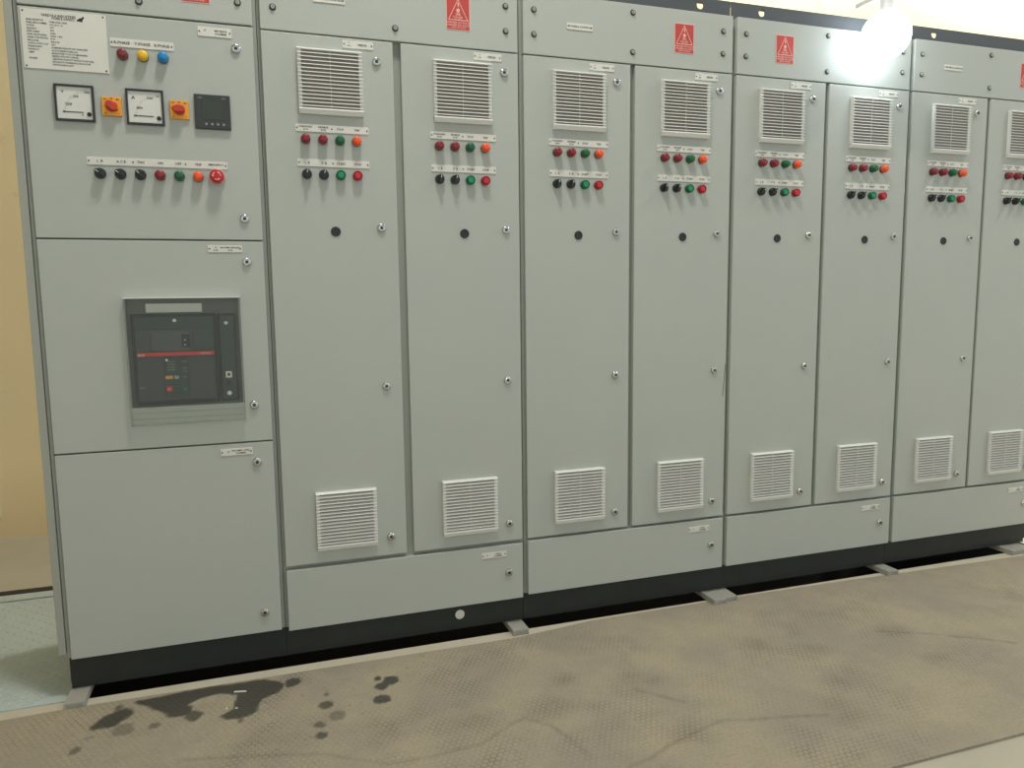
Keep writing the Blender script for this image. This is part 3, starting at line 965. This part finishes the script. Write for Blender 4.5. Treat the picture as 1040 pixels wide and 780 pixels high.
make_rotary(0.3460, 1.6740, 180)

# multifunction meter
o = boxes('digital_meter', M['mfm'], t, [(0, 0.096, -0.010, 0, 0, 0.096)], bev=0.002, loc=(0.4108, 0, 1.6508))
boxes('screen', M['lcd'], o, [(0.020, 0.078, -0.0106, -0.0095, 0.026, 0.080)])
for i in range(4):
    boxes('key', M['metergrey'], o, [(0.0265 + i * 0.0155, 0.0325 + i * 0.0155, -0.0116, -0.0095, 0.010, 0.0165)], bev=0.0008, seg=1)
text_obj('lettering', M['metergrey'], o, [('kWh', 0.016, 0.086, 0.006), ('MFM', 0.079, 0.086, 0.006)], (0, -0.0104, 0))

# control row
make_plate(t, 0.1258, 0.4905, 1.5395, 1.5605,
           [('L  R', 0.033, 0.011, 0.0095), ('A C B', 0.086, 0.011, 0.0095), ('TNC', 0.136, 0.011, 0.0095), ('ON', 0.186, 0.011, 0.0095), ('OFF', 0.233, 0.011, 0.0095), ('TRIP', 0.286, 0.011, 0.0090), ('EMERGENCY', 0.334, 0.0125, 0.0072)],
           [(0.005, 0.0105), (0.116, 0.0105), (0.252, 0.0105), (0.360, 0.0105)])
make_selector(t, 0.1578, 1.5160, -52)
make_selector(t, 0.2086, 1.5160, -56)
make_selector(t, 0.2592, 1.5160, -40)
make_lamp(t, 0.3098, 1.5160, 'darkred')
make_lamp(t, 0.3602, 1.5160, 'greenlens')
make_lamp(t, 0.4101, 1.5160, 'orange')
bm = bmesh.new()
add_lathe(bm, [(0.0225, 0), (0.0225, -0.008), (0.0215, -0.010), (0.0195, -0.010), (0.019, -0.006), (0, -0.006)], 28)
o = put('emergency_stop', mesh('emergency_stop', bm, M['shroud'], True), t, (0.4610, 0, 1.5170))
bm = bmesh.new()
add_lathe(bm, [(0.012, -0.006), (0.012, -0.018), (0.0185, -0.020), (0.0200, -0.025), (0.0185, -0.031), (0.0130, -0.034), (0, -0.0345)], 28)
put('mushroom_head', mesh('mushroom_head', bm, M['estop'], True), o)
bm = bmesh.new()
for k in range(3):
    a0 = k * 2 * math.pi / 3
    pts_o = [(0.0118 * math.cos(a0 + u * 0.24), 0.0118 * math.sin(a0 + u * 0.24)) for u in range(5)]
    pts_i = [(0.0095 * math.cos(a0 + u * 0.24), 0.0095 * math.sin(a0 + u * 0.24)) for u in range(4, -1, -1)]
    add_prism(bm, pts_o + pts_i, -0.0350, -0.0335)
    e = a0 + 4 * 0.24
    add_prism(bm, [(0.0140 * math.cos(e), 0.0140 * math.sin(e)), (0.0075 * math.cos(e), 0.0075 * math.sin(e)), (0.0107 * math.cos(e + 0.4), 0.0107 * math.sin(e + 0.4))], -0.0350, -0.0335)
put('arrow_marks', mesh('arrow_marks', bm, M['pink']), o)

# air circuit breaker behind the clear cover
boxes('breaker_surround', M['acbgrey'], t, [(0.190, 0.505, 0.0140, 0.0208, 0.850, 1.172)])
o = boxes('circuit_breaker', M['acbblack'], t, [(0.2070, 0.4330, 0.0010, 0.0140, 0.8600, 1.1240)], bev=0.002)
boxes('face_plate', M['acbface'], o, [(0.2160, 0.4250, -0.0010, 0.0020, 0.8720, 1.0790)], bev=0.0008, seg=1)
boxes('upper_band', M['acbgreen'], o, [(0.2160, 0.4250, -0.0006, 0.0020, 1.0805, 1.1150)])
boxes('trip_unit', M['acbface2'], o, [(0.2570, 0.3620, -0.0050, -0.0005, 1.0160, 1.0740)], bev=0.001, seg=1)
boxes('display', M['acbblack'], o, [(0.3390, 0.3605, -0.0056, -0.0045, 1.0260, 1.0640)])
boxes('display_key', M['acbtext'], o, [(0.3450, 0.3505, -0.0064, -0.0052, 1.0455, 1.0505), (0.3450, 0.3505, -0.0064, -0.0052, 1.0310, 1.0360)])
boxes('rating_module', M['acbgreen'], o, [(0.3700, 0.4200, -0.0030, -0.0005, 1.0160, 1.0720)], bev=0.001, seg=1)
boxes('red_bar', M['acbred'], o, [(0.2185, 0.4262, -0.0050, -0.0005, 1.0020, 1.0125)], bev=0.0008, seg=1)
boxes('logo_field', M['pink'], o, [(0.2200, 0.2370, -0.0056, -0.0045, 1.0030, 1.0085)])
text_obj('lettering', M['acbred'], o, [('ABB', 0.2285, 1.0057, 0.0065)], (0, -0.0060, 0))
text_obj('lettering', M['pink'], o, [('SACE Emax', 0.4020, 1.0072, 0.0060)], (0, -0.0056, 0))
boxes('control_strip', M['acbgreen'], o, [(0.2880, 0.3530, -0.0030, -0.0005, 0.8830, 0.9960)], bev=0.001, seg=1)
text_obj('lettering', M['acbtext'], o, [('Ue 690V', 0.307, 0.9850, 0.0055), ('Icu 50kA', 0.307, 0.9770, 0.0055), ('Ics 50kA', 0.307, 0.9690, 0.0055), ('Icw 42kA', 0.307, 0.9610, 0.0055), ('50-60Hz', 0.343, 0.9850, 0.0045), ('1600A', 0.343, 0.9650, 0.005), ('CAT B', 0.343, 0.9560, 0.005), ('IEC', 0.342, 0.9390, 0.006)], (0, -0.0036, 0))
text_obj('lettering', M['acbtext'], o, [('EMAX', 0.2270, 0.9110, 0.0055)], (0, -0.0016, 0))
boxes('spring_flag', M['amberflag'], o, [(0.2890, 0.3090, -0.0042, -0.0025, 0.9345, 0.9440)])
boxes('state_flag', M['acbtext'], o, [(0.3130, 0.3250, -0.0042, -0.0025, 0.9340, 0.9435)])
ob = boxes('open_button', M['estop'], o, [(0.2895, 0.3065, -0.0080, -0.0025, 0.8970, 0.9130)], bev=0.0012)
text_obj('lettering', M['pink'], ob, [('O', 0.298, 0.905, 0.010)], (0, -0.0084, 0))
cb = boxes('close_button', M['greenring'], o, [(0.3325, 0.3495, -0.0080, -0.0025, 0.8955, 0.9110)], bev=0.0012)
text_obj('lettering', M['acbtext'], cb, [('I', 0.341, 0.903, 0.010)], (0, -0.0084, 0))
bm = bmesh.new()
add_lathe(bm, [(0.0050, 0.001), (0.0050, -0.003), (0, -0.0035)], 16, 0.3223, 1.1050)
add_lathe(bm, [(0.0034, 0.001), (0.0034, -0.005), (0, -0.0055)], 16, 0.2950, 0.9900)
put('fixing_screw', mesh('fixing_screw', bm, M['pale'], True), o)
o = boxes('key_lock_panel', M['acbblack'], t, [(0.4400, 0.4880, 0.0010, 0.0140, 0.8620, 1.1220)], bev=0.002)
boxes('inner_panel', M['acbgreen'], o, [(0.4450, 0.4830, -0.0008, 0.0020, 0.8680, 1.1160)])
boxes('white_tag', M['pale'], o, [(0.4545, 0.4715, -0.0022, -0.0004, 0.9315, 0.9500)])
boxes('tag_mark', M['acbface2'], o, [(0.4590, 0.4670, -0.0028, -0.0018, 0.9360, 0.9455)])
bm = bmesh.new()
add_lathe(bm, [(0.0062, 0.0), (0.0062, -0.006), (0.004, -0.008), (0, -0.008)], 16, 0.4625, 0.9180)
put('key_knob', mesh('key_knob', bm, M['knob'], True), o)
bm = bmesh.new()
add_lathe(bm, [(0.0065, 0.0), (0.0065, -0.003), (0, -0.0035)], 18, 0.4622, 0.8850)
add_lathe(bm, [(0.0052, 0.0), (0.0052, -0.003), (0, -0.0035)], 18, 0.4627, 1.0950)
put('lock_barrel', mesh('lock_barrel', bm, M['pale'], True), o)
boxes('breaker_label', M['pale'], t, [(0.2465, 0.3975, 0.0125, 0.0142, 1.1285, 1.1540)])

# clear cover over the breaker: thin shell box
cx0, cx1, cz0, cz1, cy = 0.1930, 0.5050, 0.8020, 1.1720, -0.022
bm = bmesh.new()
add_box(bm, cx0, cx1, cy, cy + 0.003, cz0, cz1, bev=0.001, seg=1)
cov = put('clear_cover', mesh('clear_cover', bm, M['acrylic']), t)
boxes('cover_rim', M['acrylic'], cov, [(cx0, cx0 + 0.003, cy + 0.003, 0, cz0, cz1), (cx1 - 0.003, cx1, cy + 0.003, 0, cz0, cz1), (cx0, cx1, cy + 0.003, 0, cz0, cz0 + 0.003)])
boxes('cover_top_rim', M['edgeglint'], cov, [(cx0, cx1, cy + 0.001, 0, cz1 - 0.003, cz1 + 0.001)])
boxes('cover_flange', M['acrylic'], cov, [(cx0 + 0.004, cx1 - 0.004, -0.003, 0, 0.818, 0.820), (cx0 + 0.004, cx1 - 0.004, -0.003, 0, 0.836, 0.838)])

# ------------------------------------------------------------------ steel bearers under the row
def bearer(x0, x1, y0, label):
    bm = bmesh.new()
    h = 0.018
    add_box(bm, x0, x1, y0, DEPTH + 0.6, h - 0.006, h)
    add_box(bm, x0, x0 + 0.006, y0, DEPTH + 0.6, -0.002, h - 0.006)
    add_box(bm, x1 - 0.006, x1, y0, DEPTH + 0.6, -0.002, h - 0.006)
    add_box(bm, x0 + 0.006, x1 - 0.006, y0 + 0.004, y0 + 0.010, -0.002, h - 0.006)
    tag(put('steel_bearer', mesh('steel_bearer', bm, M['steel'])), label, 'steel bearer', 'steel bearers carrying the cabinets')
bearer(-0.027, 0.027, -0.060, 'steel bearer end at the left corner of the row')
bearer(1.336, 1.393, -0.048, 'steel bearer end beside the pale round plug in the plinth')
bearer(2.130, 2.183, -0.061, 'left one of the two steel bearer ends lying side by side')
bearer(2.184, 2.237, -0.052, 'right one of the two steel bearer ends lying side by side')
bearer(2.966, 3.018, -0.051, 'steel bearer end under the joint right of the lit bulb')
bearer(3.668, 3.790, -0.045, 'wide steel bearer end at the right edge of the picture')

# litter on the mat
bm = bmesh.new()
add_box(bm, -0.018, 0.018, -0.003, 0.003, 0, 0.003, bev=0.001, seg=1)
st = put('stick', mesh('stick', bm, M['pale']), None, (0.450, -0.124, 0.0))
st.rotation_euler = (0, 0, math.radians(-14))
tag(st, 'small white stick lying in the wet patch on the mat', 'stick')
for (x, y, l) in ((0.416, -0.211, 'white crumb at the left edge of the dark wet patch'), (0.442, -0.219, 'white crumb inside the dark wet patch')):
    bm = bmesh.new()
    bmesh.ops.create_icosphere(bm, subdivisions=1, radius=0.004)
    for v in bm.verts:
        v.co *= random.uniform(0.7, 1.2)
        v.co.z = max(-0.002, v.co.z * 0.6)
    tag(put('crumb', mesh('crumb', bm, M['pale']), None, (x, y, 0.002)), l, 'crumb')

# ------------------------------------------------------------------ lamps
# bare bulb on a short arm over the third feeder cabinet
BX, BY, BZ = 2.790, -0.094, 2.100
t = thing('bare_bulb', (BX, BY, BZ), 'glaring white bulb in front of the top panel of the third two-door cabinet', 'lamp')
bm = bmesh.new()
bmesh.ops.create_uvsphere(bm, u_segments=32, v_segments=20, radius=0.085)
put('glass_globe', mesh('glass_globe', bm, M['bulb'], True), t)
bm = bmesh.new()
add_lathe(bm, [(0, 0.0), (0.026, 0.0), (0.026, -0.055), (0.034, -0.075), (0, -0.075)], 20)
o = put('socket', mesh('socket', bm, M['bulbcap'], True), t, (0, 0, 0.155))
o.rotation_euler = (math.radians(90), 0, 0)
boxes('arm', M['bulbcap'], t, [(-0.010, 0.010, -0.012, 0.150, 0.140, 0.158)], bev=0.002)
# round high-bay lamps under the ceiling, in front of the row
def bay_lamp(x, y, z, power, label):
    t = thing('bay_lamp', (x, y, z), label, 'lamp', 'round ceiling lamps')
    bm = bmesh.new()
    add_lathe(bm, [(0.0, 0.0), (0.21, 0.0), (0.21, -0.03), (0.12, -0.09), (0.07, -0.16), (0, -0.16)], 28)
    o = put('housing', mesh('housing', bm, M['topblack'], True), t)
    o.rotation_euler = (math.radians(-90), 0, 0)
    bm = bmesh.new()
    add_lathe(bm, [(0.0, 0.002), (0.19, 0.002), (0.19, 0.0), (0, 0.0)], 28)
    o = put('diffuser', mesh('diffuser', bm, M['tube'], True), t)
    o.rotation_euler = (math.radians(-90), 0, 0)
    boxes('stem', M['topblack'], t, [(-0.012, 0.012, -0.012, 0.012, 0.16, 4.6 - z)])
    ld = bpy.data.lights.new('bay_light', 'AREA')
    ld.shape = 'DISK'
    ld.size = 0.5
    ld.energy = power
    ld.color = (1.0, 0.99, 0.955)
    o = put('light', ld, t, (0, 0, -0.006))
    return t
bay_lamp(0.95, -0.95, 4.2, 44, 'round ceiling lamp above the left end of the row')
bay_lamp(4.9, -0.95, 4.2, 34, 'round ceiling lamp above the right end of the row')
# unseen tube lights, added to brighten the wall behind the row
def fill_tube(x, label):
    t = thing('added_fill_tube', (x, 1.80, 3.7), label, 'lamp', 'added tube lights brightening the back wall')
    boxes('batten', M['bulbcap'], t, [(-0.9, 0.9, 0.0, 0.05, -0.03, 0.03)], bev=0.004)
    bm = bmesh.new()
    add_lathe(bm, [(0, -0.88), (0.014, -0.88), (0.014, 0.88), (0, 0.88)], 14)
    o = put('tube', mesh('tube', bm, M['tube'], True), t, (0, -0.03, 0))
    o.rotation_euler = (0, 0, math.radians(90))
    ld = bpy.data.lights.new('fill_tube', 'AREA')
    ld.shape = 'RECTANGLE'
    ld.size = 1.75
    ld.size_y = 0.06
    ld.energy = 80
    ld.color = (1.0, 0.98, 0.92)
    o = put('light', ld, t, (0, -0.06, -0.03))
    o.rotation_euler = (math.radians(12), 0, 0)
fill_tube(3.7, 'unseen tube light added to brighten the back wall, nearer to the breaker cabinet')
fill_tube(5.8, 'unseen tube light added to brighten the back wall, farther from the breaker cabinet')
